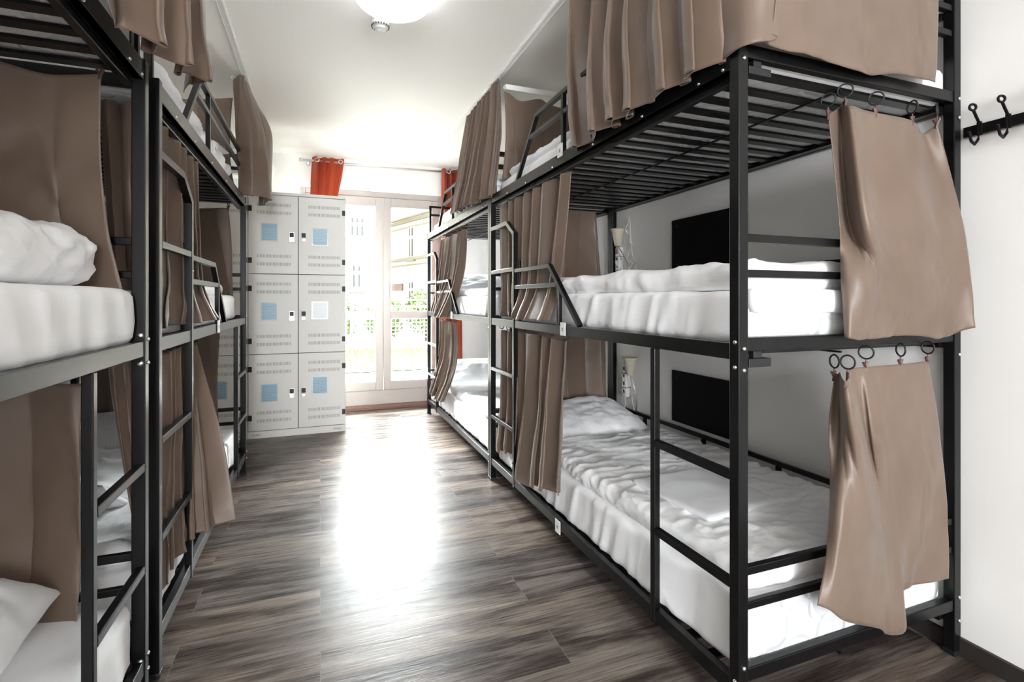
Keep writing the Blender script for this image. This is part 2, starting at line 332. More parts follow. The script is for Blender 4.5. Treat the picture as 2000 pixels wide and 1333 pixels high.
# ---------------------------------------------------------------- bunk beds
PW = .035; BW = .98
ZS = [(.109, .154), (1.050, 1.095), (1.866, 1.922)]      # side rails
ZE = [(.154, .192), (1.0736, 1.1123), (1.892, 1.930)]    # end rails
ZG = [(.364, .460), (1.292, 1.390), (2.128, 2.215)]      # centre heights of guard bars
class Bunk:
    def __init__(s, label, x, y, ln, side):
        """side +1: wall at +x; -1: turned round, wall at -x. (x, y): aisle corner of the end with the short ladder"""
        s.x, s.y, s.ln, s.sd = x, y, ln, side
        s.e = empty('bunk_bed', (x, y, 0), label, 'bunk bed', 'black metal three-tier bunk beds')
    def p(s, x, y, z): return (s.x+s.sd*x, s.y+s.sd*y, z)
    def b(s, bm, a, c): return box(bm, s.p(*a), s.p(*c))
    def part(s, name, ab, m=M_black, bevel=.003, parent=None):
        bm = BM()
        for a, c in ab: s.b(bm, a, c)
        return link(name, bm, m, parent or s.e, bevel=bevel)
    def bolt(s, pts, ax, parent=None, r=.0065, sg=None):
        for q in pts:
            c = s.p(*q); sg = sg or -s.sd
            link('bolt', lathe(BM(), [(r, 0), (r, .002*sg), (r*.7, .005*sg), (r*.2, .006*sg)], c, ax, 12), M_screw, parent or s.e, smooth=True)
    def build(s, low_ladder=True, guards=True, posttop=1.93, near_bars=True, backtop=2.6):
        ln = s.ln
        post = []
        for x0, top in ((0, posttop), (BW-PW, backtop)):
            for y0 in (0, ln-PW): post.append(s.part('post', [((x0, y0, 0), (x0+PW, y0+PW, top))]))
        for k, (z0, z1) in enumerate(ZS):
            s.part('side_rail', [((.003, PW, z0), (.028, ln-PW, z1))]+([((.003, PW, z0), (.05, ln-PW, z0+.004))]))
            s.part('side_rail', [((BW-.028, PW, z0), (BW-.003, ln-PW, z1))])
        for k, (z0, z1) in enumerate(ZE):
            for y0 in (.004, ln-.029): s.part('end_rail', [((PW, y0, z0), (BW-PW, y0+.025, z1))])
            zs = ZS[k][0]+.008
            n = int((ln-.10)/.098); slats = []
            for i in range(n):
                y = .045+i*.098; slats.append(((.05, y, zs+.003), (BW-.03, y+.038, zs+.012)))
            slats += [((.028, PW, zs-.006), (.055, ln-PW, zs+.012)), ((BW-.06, PW, zs-.006), (BW-.028, ln-PW, zs+.012)), ((BW*.45, PW, zs-.006), (BW*.45+.008, ln-PW, zs))]
            s.part('slat_base', slats, bevel=0)
            # end guards: two bars across each end
            for y0 in ((.006, ln-.026) if near_bars or k == 2 else (.006,)):
                if k == 2:
                    s.part('end_guard', [((PW*.5+.02, y0, ZG[k][0]-.011), (BW-PW, y0+.02, ZG[k][0]+.011)), ((PW*.5+.02, y0, ZG[k][1]-.011), (BW-PW, y0+.02, ZG[k][1]+.011)), ((.02, y0, ZE[k][1]), (.045, y0+.02, ZG[k][1]+.011))])
                else:
                    s.part('end_guard', [((PW, y0, ZG[k][0]-.012), (BW-PW, y0+.02, ZG[k][0]+.010)), ((PW, y0, ZG[k][1]-.012), (BW-PW, y0+.02, ZG[k][1]+.012))])
            # wall-side guard: one bar on short uprights
            z = ZG[k][1]
            s.part('wall_guard', [((BW-.045, PW, z-.026), (BW-.025, ln-PW, z-.004))]+[((BW-.045, y, z1), (BW-.025, y+.02, z-.026)) for y in (.28, .70, 1.2, 1.75)])
        # hooked curtain rail under the upper and middle aisle rails
        for z in (1.842, ):
            s.part('curtain_rail', [((.030, PW, z), (.052, ln-PW, z+.02))])
        s.bolt([(.003, y, 1.874) for y in (.06, .16, .45, .80, 1.20, 1.55, 1.85)], 'x', r=.005)
        s.bolt([(.018, 0 if s.sd > 0 else 0, z) for z in (1.885, 1.082, 1.022, .20, .12)], 'y')
        s.bolt([(BW-.012, 0, z) for z in (1.905, 1.84, 1.03, .20, .12)], 'y')
        s.bolt([(0, .012, z) for z in (1.10, 1.03, .16, .115)], 'x', r=.006)
        # full ladder at the far end with a hooked top
        y1 = ln-PW; y0 = y1-.405; q = .0125
        lad = link('ladder', tube(BM(), [s.p(q, y0-q, .10), s.p(q, y0-q, 1.612), s.p(q, y0+.115, 1.692), s.p(q, y1+.005, 1.692)], q, square=True, up=(1,0,0)), M_black, s.e)
        for z in (.435, .757, 1.400): s.part('rung', [((0, y0, z-.012), (.025, y1, z+.012))], parent=lad)
        s.bolt([(.0, y0-q, z) for z in (1.335, )], 'x', lad, .004)
        # guard beside the ladder, middle bunk: two bars, an upright and a sloping end
        if guards:
            g = y0-.10; a = y0-.025
            bm = tube(BM(), [s.p(q, a, ZG[1][1]), s.p(q, a-.48, ZG[1][1]), s.p(q, a-.80, 1.098)], .011, square=True, up=(1,0,0))
            s.b(bm, (.002, a-.565, ZG[1][0]-.011), (.023, a, ZG[1][0]+.011)); s.b(bm, (.003, a-.60, 1.095), (.022, a-.575, ZG[1][0]-.011))
            s.b(bm, (.028, a-.02, 1.095), (.045, a+.0, 1.45))
            link('guard_rail', bm, M_black, s.e, bevel=.002)
            # top bunk guard from a sloping end towards the short-ladder end
            ya = ln-.44
            bm = tube(BM(), [s.p(.03, ya, 1.92), s.p(.03, ya-.30, ZG[2][1]+.01), s.p(.03, .04, ZG[2][1]+.01)], .011, square=True, up=(1,0,0))
            s.b(bm, (.02, .04, ZG[2][0]-.011), (.041, ya-.21, ZG[2][0]+.011))
            for y in (.06, .75*0+1.12): s.b(bm, (.02, y, 1.92), (.04, y+.024, ZG[2][1]))
            link('guard_rail', bm, M_black, s.e, bevel=.002)
        if low_ladder:
            yl = .376; lad = s.part('ladder', [((0, yl, .10), (.024, yl+.025, 1.05))])
            for z in (.42, .723): s.part('rung', [((0, PW, z-.012), (.024, yl, z+.012))], parent=lad)
        # foot caps
        for x0 in (0, BW-PW):
            for y0 in (0, ln-PW): s.part('foot_cap', [((x0-.002, y0-.002, 0), (x0+PW+.002, y0+PW+.002, .018))], M_blackpl)
        return s
R1 = Bunk('black metal three-tier bunk bed at the right, nearest, hung with curtains', 1.0744, 1.084, 2.196, 1).build()
R2 = Bunk('black metal three-tier bunk bed at the right, farther, beside the garden door', 1.0744, 3.281, 2.150, 1).build(low_ladder=False)
L2 = Bunk('black metal three-tier bunk bed at the left, farther, in front of the lockers', -.483, 3.981, 2.058, -1).build(near_bars=False)
L1 = Bunk('black metal three-tier bunk bed at the left edge of the picture, nearest', -.483, 1.818, 2.10, -1).build()
L1.bolt([(.012, PW, z) for z in (1.112, 1.030, .150, 1.895)], 'y', r=.009, sg=-1)
def plate(x, y, z, side, label, h=.062):
    bm = boxes(((x, y-.026, z-h*.55), (x-side*.004, y+.026, z+h*.45))); o = link('number_plate', bm, M_white_pl, bevel=.001)
    o2 = link('print', boxes(((x-side*.004, y-.007, z-.012), (x-side*.005, y+.007, z+.004))), mat('grey_print', (.32, .32, .32), .6), o, world=False)
    tag(o, label, 'sign', 'white number plates clipped on the bed rails')
    c = Vector((x, y, z)); o.data.transform(Matrix.Translation(-c)); o2.data.transform(Matrix.Translation(-c)); o.location = c
plate(1.0744, 2.16, 1.082, 1, 'white number plate on the middle rail of the near right bunk')
plate(1.0744, 2.215, .125, 1, 'white number plate on the lowest rail of the near right bunk')
plate(1.0744, 2.19, 1.935, 1, 'white number plate on the top rail of the near right bunk')
plate(1.0744, 4.33, 1.085, 1, 'white number plate on the middle rail of the far right bunk')
plate(-.483, 2.93, 1.085, -1, 'white number plate on the middle rail of the far left bunk')
plate(-.483, 2.83, 1.96, -1, 'white number plate on the top rail of the far left bunk')

# ---------------------------------------------------------------- bedding
def rbox(a, b, r, res=.035, rz=None):
    """rounded box as a dense grid"""
    a, b = Vector(a), Vector(b); d = b-a; rz = rz or r; bm = BM()
    n = [max(2, int(d[i]/res)) for i in range(3)]; cache = {}
    def P(i, j, k):
        key = (i, j, k)
        if key not in cache:
            t = [0.5-0.5*math.cos(math.pi*q/m) if 0 else q/m for q, m in zip(key, n)]
            p = Vector([a[c]+d[c]*t[c] for c in range(3)])
            rr = (r, r, rz); inn = Vector([min(max(p[c], a[c]+rr[c]), b[c]-rr[c]) for c in range(3)])
            v = Vector([(p[c]-inn[c])/rr[c] for c in range(3)]); l = v.length
            if l > 1e-6:
                m_ = max(abs(v.x), abs(v.y), abs(v.z)); v = v*(m_/l); p = inn+Vector([v[c]*rr[c] for c in range(3)])
            cache[key] = bm.verts.new(p)
        return cache[key]
    for c in range(3):
        u, w = [q for q in range(3) if q != c]
        for s in (0, n[c]):
            for i in range(n[u]):
                for j in range(n[w]):
                    ks = []
                    for di, dj in ((0,0),(1,0),(1,1),(0,1)):
                        k = [0,0,0]; k[c] = s; k[u] = i+di; k[w] = j+dj; ks.append(P(*k))
                    bm.faces.new(ks)
    return bm
def shape(bm, fn):
    for v in bm.verts: v.co = fn(v.co.copy())
    return bm
def ridge(p, o=4):
    s = 0; a = 1; w = 1
    for _ in range(o):
        n = (1-abs(noise.noise(p)))**3; s += a*n*w; w = min(1, n*1.6); p = p*2.1+Vector((3.1, 1.7, .3)); a *= .5
    return s
def mattress(x0, x1, y0, y1, z0, h, label, sheet=True, seed=0, group='mattresses on the bunks', front=None, fine=.022):
    bm = rbox((x0+.004, y0+.006, z0), (x1-.004, y1-.006, z0+h-.006), .03, .05)
    o = link('mattress', bm, M_quilt, smooth=True); tag(o, label, 'mattress', group)
    c = Vector(((x0+x1)/2, (y0+y1)/2, z0))
    if sheet:
        ax = x0 if x0 > 0 else x1
        def fn(p):
            dz = (p.z-z0)/h; k = max(0, 1-abs(p.x-ax)/.06)
            w = fbm(Vector((p.y*3+seed, p.z*1.5, seed)), 2)*.006+(ridge(Vector((p.y*7+p.z*1.8+seed, p.z*1.6, seed)), 4)-.6)*.011*(1.15-.5*dz)
            p.x += (w*k)*(1 if ax > 0 else -1)*-1
            if dz > .9: p.z += fbm(Vector((p.x*5, p.y*5, seed)), 3)*.006
            return p
        sh = link('fitted_sheet', shape(rbox((x0-.003, y0+(.02 if sheet == 'short' else -.004), z0+.004), (x1+.003, y1+.003, z0+h), .03, fine), fn), M_sheet, smooth=True)
        sh.data.transform(Matrix.Translation(-c)); sh.parent = o
    o.data.transform(Matrix.Translation(-c)); o.location = c
    return o
def duvet(x0, x1, y0, y1, z0, h, label, seed=0, amp=.012, name='duvet', cat='duvet', m=None, r=.035, fn2=None, freq=6, group='white duvets', fine=.020):
    def fn(p):
        t = (p.z-z0)/h
        q = Vector((p.x*freq, p.y*freq*.55, seed))
        wv = fbm(q*.6, 3)*amp*.8
        wp = Vector((fbm(Vector((p.x*2.5, p.y*2.5, seed)), 2), fbm(Vector((p.x*2.5+9, p.y*2.5, seed)), 2), 0))*.6
        rid = (ridge(Vector((p.x*freq*.35+seed*3, p.y*freq*.9, 4.2))+wp, 5)-.7)*amp*1.15
        if t > .3: p.z += (wv+rid)*min(1, t)
        e = fbm(Vector((p.y*5+seed, p.z*4, 1.3)), 2)*amp*1.1
        e += (ridge(Vector((p.y*freq*.8+seed, p.z*freq*1.3, 2.2)), 4)-.7)*amp*.9
        if p.x < x0+.05 or p.x > x1-.05: p.x += e*(1 if p.x > (x0+x1)/2 else -1)
        f = fbm(Vector((p.x*5+seed, p.z*4, 7.3)), 2)*amp*1.1
        f += (ridge(Vector((p.x*freq*.8+seed, p.z*freq*1.3, 5.2)), 4)-.7)*amp*.7
        if p.y < y0+.05: p.y -= f
        if p.y > y1-.05: p.y += f
        return fn2(p) if fn2 else p
    bm = shape(rbox((x0, y0, z0), (x1, y1, z0+h), r, fine, min(r, h*.49)), fn)
    o = link(name, bm, m or M_duvet, smooth=True); recentre(o); return tag(o, label, cat, group)
def pillow(c, sx, sy, h, label, rot=(0,0,0), seed=0, m=None):
    bm = BM(); n = 44; g = {}
    for s in (1, -1):
        for i in range(n+1):
            for j in range(n+1):
                u = 2*i/n-1; v = 2*j/n-1; edge = i in (0, n) or j in (0, n)
                if s < 0 and edge: g[s, i, j] = g[1, i, j]; continue
                k = max(0, (1-abs(u)**2.6)*(1-abs(v)**2.6))**.55
                pin = 1-.07*(1-abs(v)**2)*abs(u)**3; pin2 = 1-.07*(1-abs(u)**2)*abs(v)**3
                z = s*h/2*k+fbm(Vector((u*2.2+seed, v*2.2, s)), 4)*h*.10*(k*.8+.15)
                if s < 0: z *= .6
                g[s, i, j] = bm.verts.new((u*sx/2*pin, v*sy/2*pin2, z+h*.3))
        for i in range(n):
            for j in range(n): bm.faces.new((g[s,i,j], g[s,i+1,j], g[s,i+1,j+1], g[s,i,j+1]))
    o = link('pillow', bm, m or M_stripe, smooth=True); o.location = c; o.rotation_euler = rot
    return tag(o, label, 'pillow', 'white pillows on the bunks')
X0, X1 = 1.142, 2.02
Y1a, Y1b = 1.112, 3.235
mattress(1.120, X1, Y1a, Y1b, .14, .215, 'quilted mattress on the bottom tier of the near right bunk', 'short', 1, fine=.013)
_m = mattress(X0, X1, Y1a, Y1b, 1.082, .165, 'white-sheeted mattress on the middle tier of the near right bunk', 'short', 2, fine=.013)
_f = link('sheet_fold', shape(rbox((X0+.01, 1.098, 1.178), (X1-.01, 1.150, 1.250), .012, .02), lambda p: p+Vector((0, fbm(Vector((p.x*6, 0, p.z*8)), 2)*.006, fbm(Vector((p.x*5, 3, 1)), 2)*.005))), M_sheet, _m, smooth=True)
_f['label'] = 'folded sheet edge'
mattress(X0, X1, Y1a, Y1b, 1.888, .13, 'mattress on the top tier of the near right bunk', True, 3)
mattress(1.120, X1, 3.32, 5.39, .14, .20, 'mattress on the bottom tier of the far right bunk', True, 4)
mattress(X0, X1, 3.32, 5.39, 1.082, .165, 'mattress on the middle tier of the far right bunk', True, 5)
mattress(X0, X1, 3.32, 5.39, 1.888, .13, 'mattress on the top tier of the far right bunk', True, 6)
duvet(1.14, 2.0, 1.14, 2.62, .352, .075, 'crumpled white duvet spread on the bottom tier of the near right bunk', 3, .0085, freq=16, fine=.009)
duvet(1.145, 2.0, 1.13, 2.72, 1.246, .085, 'white duvet folded flat on the middle tier of the near right bunk', 5, .010, freq=6, fine=.013)
duvet(1.14, 2.0, 1.13, 3.1, 2.015, .05, 'white duvet on the top tier of the near right bunk', 7, .012)
pillow((1.64, 2.93, .37), .68, .50, .21, 'plump striped white pillow on the bottom tier of the near right bunk', (R(14), 0, R(3)), 1)
pillow((1.50, 2.93, 1.265), .72, .46, .12, 'white pillow lying flat on the middle tier of the near right bunk', (R(3), 0, 0), 2)
def tw(p): return p
tb = duvet(1.27, 1.65, 1.45, 1.88, .423, .024, 'folded white towel lying on the bottom duvet of the near right bunk', 9, .004, 'towel', 'towel', M_towel, .016, group=None)
tb.rotation_euler = (0, 0, R(5))
duvet(1.15, 2.0, 3.36, 4.75, .337, .085, 'rumpled white duvet on the bottom tier of the far right bunk', 11, .02)
duvet(1.16, 2.0, 3.36, 4.9, 1.246, .06, 'white duvet on the middle tier of the far right bunk', 12, .012)
duvet(1.14, 2.0, 3.36, 5.2, 2.015, .06, 'white duvet on the top tier of the far right bunk', 13, .014)
pillow((1.55, 5.0, .42), .74, .46, .15, 'greyish white pillow propped on the bottom tier of the far right bunk', (R(38), 0, 0), 4)
pillow((1.55, 4.86, 1.33), .74, .46, .13, 'grey-shaded pillow propped on the middle tier of the far right bunk', (R(24), 0, 0), 5)
# left side
XA, XB = -1.45, -.548
mattress(XA, -.532, 1.962, 3.94, .14, .20, 'mattress on the bottom tier of the far left bunk', True, 14)
mattress(XA, XB, 1.962, 3.94, 1.082, .165, 'mattress on the middle tier of the far left bunk', True, 15)
mattress(XA, XB, 1.962, 3.94, 1.888, .13, 'mattress on the top tier of the far left bunk', True, 16)
mattress(XA, -.511, -.24, 1.775, .14, .20, 'white-sheeted mattress on the bottom tier of the near left bunk', True, 17)
mattress(XA, -.511, -.24, 1.775, 1.082, .168, 'white-sheeted mattress on the middle tier of the near left bunk', True, 18)
mattress(XA, -.511, -.24, 1.775, 1.888, .13, 'mattress on the top tier of the near left bunk', True, 19)
duvet(XA+.02, -.60, 2.0, 3.45, .337, .06, 'crumpled white duvet on the bottom tier of the far left bunk', 20, .02)
duvet(XA+.02, -.60, 2.15, 3.86, 1.246, .07, 'folded white duvet at the foot of the middle tier of the far left bunk', 21, .01)
duvet(XA+.02, -.55, 2.0, 3.75, 2.015, .08, 'white duvet on the top tier of the far left bunk', 22, .014)
pillow((-1.05, 3.70, .40), .6, .42, .12, 'white pillow by the lockers on the bottom tier of the far left bunk', (R(20), 0, 0), 6)
pillow((-1.02, 2.32, .43), .62, .42, .14, 'shaded white pillow on the bottom tier of the far left bunk behind the ladder', (R(-30), 0, 0), 7)
pillow((-.80, 3.58, 2.11), .5, .38, .13, 'white pillow on the top tier of the far left bunk', (R(8), 0, 0), 8)
duvet(XA+.05, -.572, .6, 1.745, 1.252, .150, 'thick rolled white duvet on the middle tier of the near left bunk', 24, .013, r=.07, freq=13, fine=.013)
pillow((-.885, 1.46, .35), .52, .50, .27, 'plump white pillow in the bottom left corner of the picture', (R(-4), R(0), R(8)), 9, M_duvet)

# ---------------------------------------------------------------- curtains
def polyline(pts, n):
    pts = [Vector(p) for p in pts]
    if len(pts) == 2: return [pts[0].lerp(pts[1], i/n) for i in range(n+1)]
    dense = [cr(pts, i/400) for i in range(401)]
    acc = [0]
    for a, b in zip(dense, dense[1:]): acc.append(acc[-1]+(b-a).length)
    out = []; k = 0
    for i in range(n+1):
        t = acc[-1]*i/n
        while k < 399 and acc[k+1] < t: k += 1
        f = (t-acc[k])/max(1e-9, acc[k+1]-acc[k]); out.append(dense[k].lerp(dense[k+1], min(1, f)))
    return out
def curtain(label, rows, folds=6, a_top=.01, a_bot=.03, slide=.35, seed=0, nu=150, nv=44, droop=.0, rings=0, ring_z=.045, group='taupe bunk curtains', m=None, vs=None,
            name='curtain', wob=.012, ringmat=None, clip=True, hem=0, thick=.0025, ringr=.020, side=0):
    """rows: polylines (left to right) from the top edge to the bottom edge; pleats push along the horizontal normal"""
    pl = [polyline(r, nu) for r in rows]; nr = len(rows)
    vs = vs or [i/(nr-1) for i in range(nr)]
    bm = BM(); grid = []
    ph = [0]
    rnd = random.Random(seed)
    # uneven pleat spacing
    cuts = [0]+sorted(rnd.uniform(.05, .95) for _ in range(0)) + [1]
    def phase(u, v): return 2*math.pi*folds*(u+.030*math.sin(7*u+seed)+.022*math.sin(17*u+seed*2.1)) + .5*math.sin(2.2*v+seed)*v
    for j in range(nv+1):
        v = j/nv
        # find segment in vs for smooth interpolation
        i = max(k for k in range(nr) if vs[k] <= v+1e-9); i = min(i, nr-2); tt = (i+(v-vs[i])/(vs[i+1]-vs[i]))/(nr-1)
        base = [cr([pl[r][q] for r in range(nr)], tt) if nr > 2 else pl[0][q].lerp(pl[1][q], v) for q in range(nu+1)]
        row = []
        wlen = sum((base[q+1]-base[q]).length for q in range(nu))
        for q in range(nu+1):
            u = q/nu; a = base[max(q-2, 0)]; b = base[min(q+2, nu)]; t = b-a; t.z = 0
            t = t.normalized() if t.length > 1e-6 else Vector((1,0,0)); nrm = Vector((t.y, -t.x, 0))
            amp = a_top+(a_bot-a_top)*v**.8; p = phase(u, v)
            irr = .65+.55*noise.noise(Vector((u*folds*.9+seed*5, v*.8, 2.0)))
            off = amp*irr*2*math.sin(p)+fbm(Vector((u*5+seed, v*2.5, 5)), 3)*wob*(.3+v)
            sl = slide*wlen/max(folds, 1)*.30*math.sin(2*p)*min(1, .3+v)
            pt = base[q]+nrm*off+t*sl
            if droop and v < .35: pt.z -= droop*(math.sin(math.pi*((u*max(1, rings-1)) % 1))**2)*(1-v/.35)
            pt.z += fbm(Vector((u*6+seed, 0, 9)), 2)*.006*v
            row.append(bm.verts.new(pt))
        grid.append(row)
    for j in range(nv):
        for q in range(nu): bm.faces.new((grid[j][q], grid[j][q+1], grid[j+1][q+1], grid[j+1][q]))
    tops = [grid[0][min(nu, max(0, int(round(nu*k/max(1, rings-1)))))].co.copy() for k in range(rings)]
    nrm_t = [(grid[0][min(nu, 3+int(round((nu-6)*k/max(1, rings-1))))].co-grid[0][max(0, int(round((nu-6)*k/max(1, rings-1)))-3)].co) for k in range(rings)]
    me = bpy.data.meshes.new(name); bm.to_mesh(me); bm.free(); me.materials.append(m or M_curtain)
    for p in me.polygons: p.use_smooth = True
    o = bpy.data.objects.new(name, me); COL.objects.link(o)
    sd = o.modifiers.new('thickness', 'SOLIDIFY'); sd.thickness = thick; sd.offset = 0
    c = Vector(pl[0][nu//2]); me.transform(Matrix.Translation(-c)); o.location = c
    tag(o, label, 'curtain', group)
    for k in range(rings):
        p = tops[k]; d = nrm_t[k]; d.z = 0; d.normalize(); nn = Vector((d.y, -d.x, 0))
        ring = link('curtain_ring', torus(BM(), p-c+Vector((0,0,ring_z)), ringr, .0027, (d+nn*.6*math.sin(k*2.3)), 18, 5), ringmat or M_blackpl, o, smooth=True, world=False)
        if clip:
            q = p-c; bm = BM(); e = d*.007
            tube(bm, [q+Vector((0,0,ring_z-ringr)), q+Vector((0,0,.004))], .0022, 5)
            tube(bm, [q+e*1.0+Vector((0,0,.016)), q+Vector((0,0,-.002)), q-e*.4+Vector((0,0,-.016))], .0045, 5)
            tube(bm, [q-e*1.4+Vector((0,0,.014)), q+Vector((0,0,-.004))], .004, 5)
            link('clip', bm, M_brownclip, ring, world=False)
    return o

# near right bunk, top tier, hung from the ceiling track: deep pleats along the aisle, flat round the end
T1, T2 = 2.735, 2.735
def z(p, zz): return (p[0], p[1], zz)
curtain('taupe curtain in deep pleats hanging from the ceiling over the near right bunk',
  [[(1.13, 2.16, T1), (1.13, 1.7, T1), (1.13, 1.30, T1), (1.13, 1.13, T1), (1.16, 1.04, T1), (1.22, 1.01, T1)],
   [(1.10, 2.12, 2.25), (1.06, 1.7, 2.25), (1.04, 1.28, 2.25), (1.05, 1.10, 2.25), (1.09, 1.03, 2.25), (1.155, 1.035, 2.25)],
   [(1.07, 2.02, 1.885), (1.035, 1.70, 1.885), (1.03, 1.28, 1.885), (1.05, 1.10, 1.898), (1.075, 1.055, 1.905), (1.135, 1.058, 1.925)]],
  folds=6.6, a_top=.018, a_bot=.028, slide=.75, seed=3, nu=260, nv=50, wob=.008)
curtain('plain flat taupe curtain drawn across the end of the near right top bunk',
  [[(1.14, 1.052, T1), (1.5, 1.06, T1), (1.905, 1.055, T1)], [(1.135, 1.05, 2.25), (1.5, 1.055, 2.25), (1.897, 1.06, 2.25)], [(1.13, 1.054, 1.922), (1.27, 1.056, 1.912), (1.566, 1.058, 1.906), (1.7, 1.058, 1.922), (1.888, 1.060, 1.925)]],
  folds=1.4, a_top=.004, a_bot=.005, slide=.1, seed=8, nu=120, wob=.006)
# near right bunk, middle tier, end curtain on rings
curtain('flared taupe curtain on rings at the end of the near right middle bunk',
  [[(1.427, 1.090, 1.772), (1.515, 1.120, 1.822), (1.481, 1.060, 1.798), (1.581, 1.070, 1.798), (1.767, 1.070, 1.789), (1.874, 1.100, 1.770), (1.895, 1.070, 1.797)],
   [(1.461, 1.080, 1.473), (1.533, 1.110, 1.482), (1.485, 1.020, 1.465), (1.581, 1.040, 1.474), (1.730, 1.030, 1.481), (1.865, 1.050, 1.492), (1.957, 1.040, 1.530)],
   [(1.458, 1.070, 1.288), (1.457, 1.050, 1.287), (1.500, 1.030, 1.287), (1.604, 1.040, 1.289), (1.713, 1.020, 1.290), (1.837, 1.020, 1.292), (1.934, 1.000, 1.325)],
   [(1.451, 1.060, 1.107), (1.449, 1.040, 1.104), (1.529, 1.050, 1.098), (1.643, 1.050, 1.104), (1.747, 1.040, 1.102), (1.881, 1.030, 1.096), (1.936, 0.990, 1.130)]],
  folds=1.6, a_top=.003, a_bot=.003, slide=.1, seed=4, rings=5, nu=150, wob=.008)
# near right bunk, lowest tier, end curtain
curtain('taupe curtain with slanted hem on rings at the end of the near right bottom bunk',
  [[(1.466, 1.100, 0.985), (1.477, 1.090, 0.997), (1.418, 1.030, 0.983), (1.509, 1.080, 1.006), (1.608, 1.070, 1.012), (1.853, 1.070, 1.017)],
   [(1.453, 1.110, 0.804), (1.474, 1.090, 0.823), (1.425, 1.020, 0.903), (1.543, 1.060, 0.839), (1.581, 1.040, 0.810), (1.898, 1.060, 0.775)],
   [(1.409, 1.070, 0.607), (1.393, 1.030, 0.610), (1.438, 1.020, 0.607), (1.507, 1.020, 0.597), (1.659, 1.060, 0.559), (1.930, 1.060, 0.519)],
   [(1.276, 1.020, 0.372), (1.333, 1.000, 0.347), (1.456, 1.000, 0.283), (1.661, 1.020, 0.204), (1.734, 1.080, 0.285), (1.935, 1.060, 0.295)]],
  folds=1.5, a_top=.003, a_bot=.004, slide=.1, seed=6, rings=5, nu=160, wob=.008)
# near right bunk, far end bunches along the aisle
curtain('bunched taupe curtain by the ladder of the near right middle bunk',
  [[(1.118, 3.19, 1.832), (1.118, 2.7, 1.838), (1.118, 2.19, 1.836)], [(1.12, 3.18, 1.48), (1.118, 2.75, 1.48), (1.118, 2.27, 1.48)], [(1.115, 3.16, 1.28), (1.115, 2.8, 1.27), (1.115, 2.34, 1.27)], [(1.118, 3.20, 1.11), (1.12, 2.86, 1.11), (1.05, 2.75, 1.102), (1.04, 2.30, 1.115)]],
  folds=6.8, a_top=.012, a_bot=.014, slide=.7, seed=10, nu=240, rings=6, ring_z=.012, wob=.008, ringr=.012, clip=False)
curtain('bunched taupe curtain beside the ladder of the near right bottom bunk',
  [[(1.118, 3.16, 1.02), (1.118, 2.7, 1.025), (1.118, 2.20, 1.02)], [(1.115, 3.143, 0.498), (1.110, 2.769, 0.574), (1.100, 2.453, 0.638), (1.090, 2.197, 0.691)], [(1.112, 3.195, 0.208), (1.110, 2.939, 0.254), (1.060, 2.675, 0.190), (1.050, 2.406, 0.250), (1.050, 2.143, 0.317)]],
  folds=6.2, a_top=.012, a_bot=.020, slide=.7, seed=12, nu=240, rings=6, ring_z=.02, wob=.01, ringr=.014, clip=False)
# near right bunk, far end panels
curtain('plain dark taupe curtain panel across the far end of the near right middle bunk', [[(1.2, 3.20, 1.84), (1.86, 3.20, 1.85)], [(1.2, 3.20, 1.6), (1.89, 3.20, 1.6)], [(1.2, 3.20, 1.22), (1.93, 3.20, 1.26)]], folds=2.3, a_top=.006, a_bot=.010, seed=13, nu=90)
curtain('plain dark taupe curtain panel across the far end of the near right bottom bunk', [[(1.2, 3.19, 1.03), (1.935, 3.19, 1.03)], [(1.2, 3.19, .8), (1.945, 3.19, .8)], [(1.2, 3.19, .38), (1.965, 3.19, .42)]], folds=2.3, a_top=.006, a_bot=.010, seed=14, nu=90)
curtain('dark taupe curtain panel across the far end of the near right top bunk', [[(1.146, 3.20, 2.61), (1.38, 3.2, 2.60), (1.612, 3.20, 2.60), (1.95, 3.20, 2.60)], [(1.15, 3.20, 2.3), (1.4, 3.2, 2.3), (1.612, 3.20, 2.3), (1.95, 3.20, 2.3)], [(1.153, 3.20, 2.03), (1.4, 3.2, 2.02), (1.612, 3.20, 2.02), (1.95, 3.20, 2.02)]], folds=2.2, a_top=.004, a_bot=.010, seed=15, nu=90, rings=4, ring_z=.03, ringmat=M_white_pl, ringr=.012, clip=False, droop=.04)
# far right bunk
curtain('pleated taupe curtain hanging from the ceiling over the far right top bunk',
  [[(1.135, 4.05, 2.72), (1.135, 3.6, 2.72), (1.135, 3.22, 2.71)], [(1.11, 4.2, 2.35), (1.10, 3.65, 2.35), (1.11, 3.17, 2.35)], [(1.08, 4.36, 1.965), (1.04, 3.7, 1.925), (1.06, 3.16, 1.90)]],
  folds=7.5, a_top=.014, a_bot=.026, slide=.6, seed=16, nu=220, rings=7, ring_z=.012, ringmat=M_white_pl, ringr=.010, clip=False, wob=.01)
curtain('bunched taupe curtain at the window end of the far right middle bunk',
  [[(1.115, 4.92, 1.80), (1.115, 4.45, 1.80), (1.115, 4.03, 1.80)], [(1.118, 5.1, 1.4), (1.118, 4.6, 1.4), (1.118, 4.22, 1.4)], [(1.118, 5.36, 1.08), (1.115, 5.02, 1.09), (1.05, 4.85, 1.05), (1.04, 4.48, 1.06)]],
  folds=7, a_top=.012, a_bot=.024, slide=.6, seed=17, nu=200, rings=5, ring_z=.02, ringr=.014, clip=False)
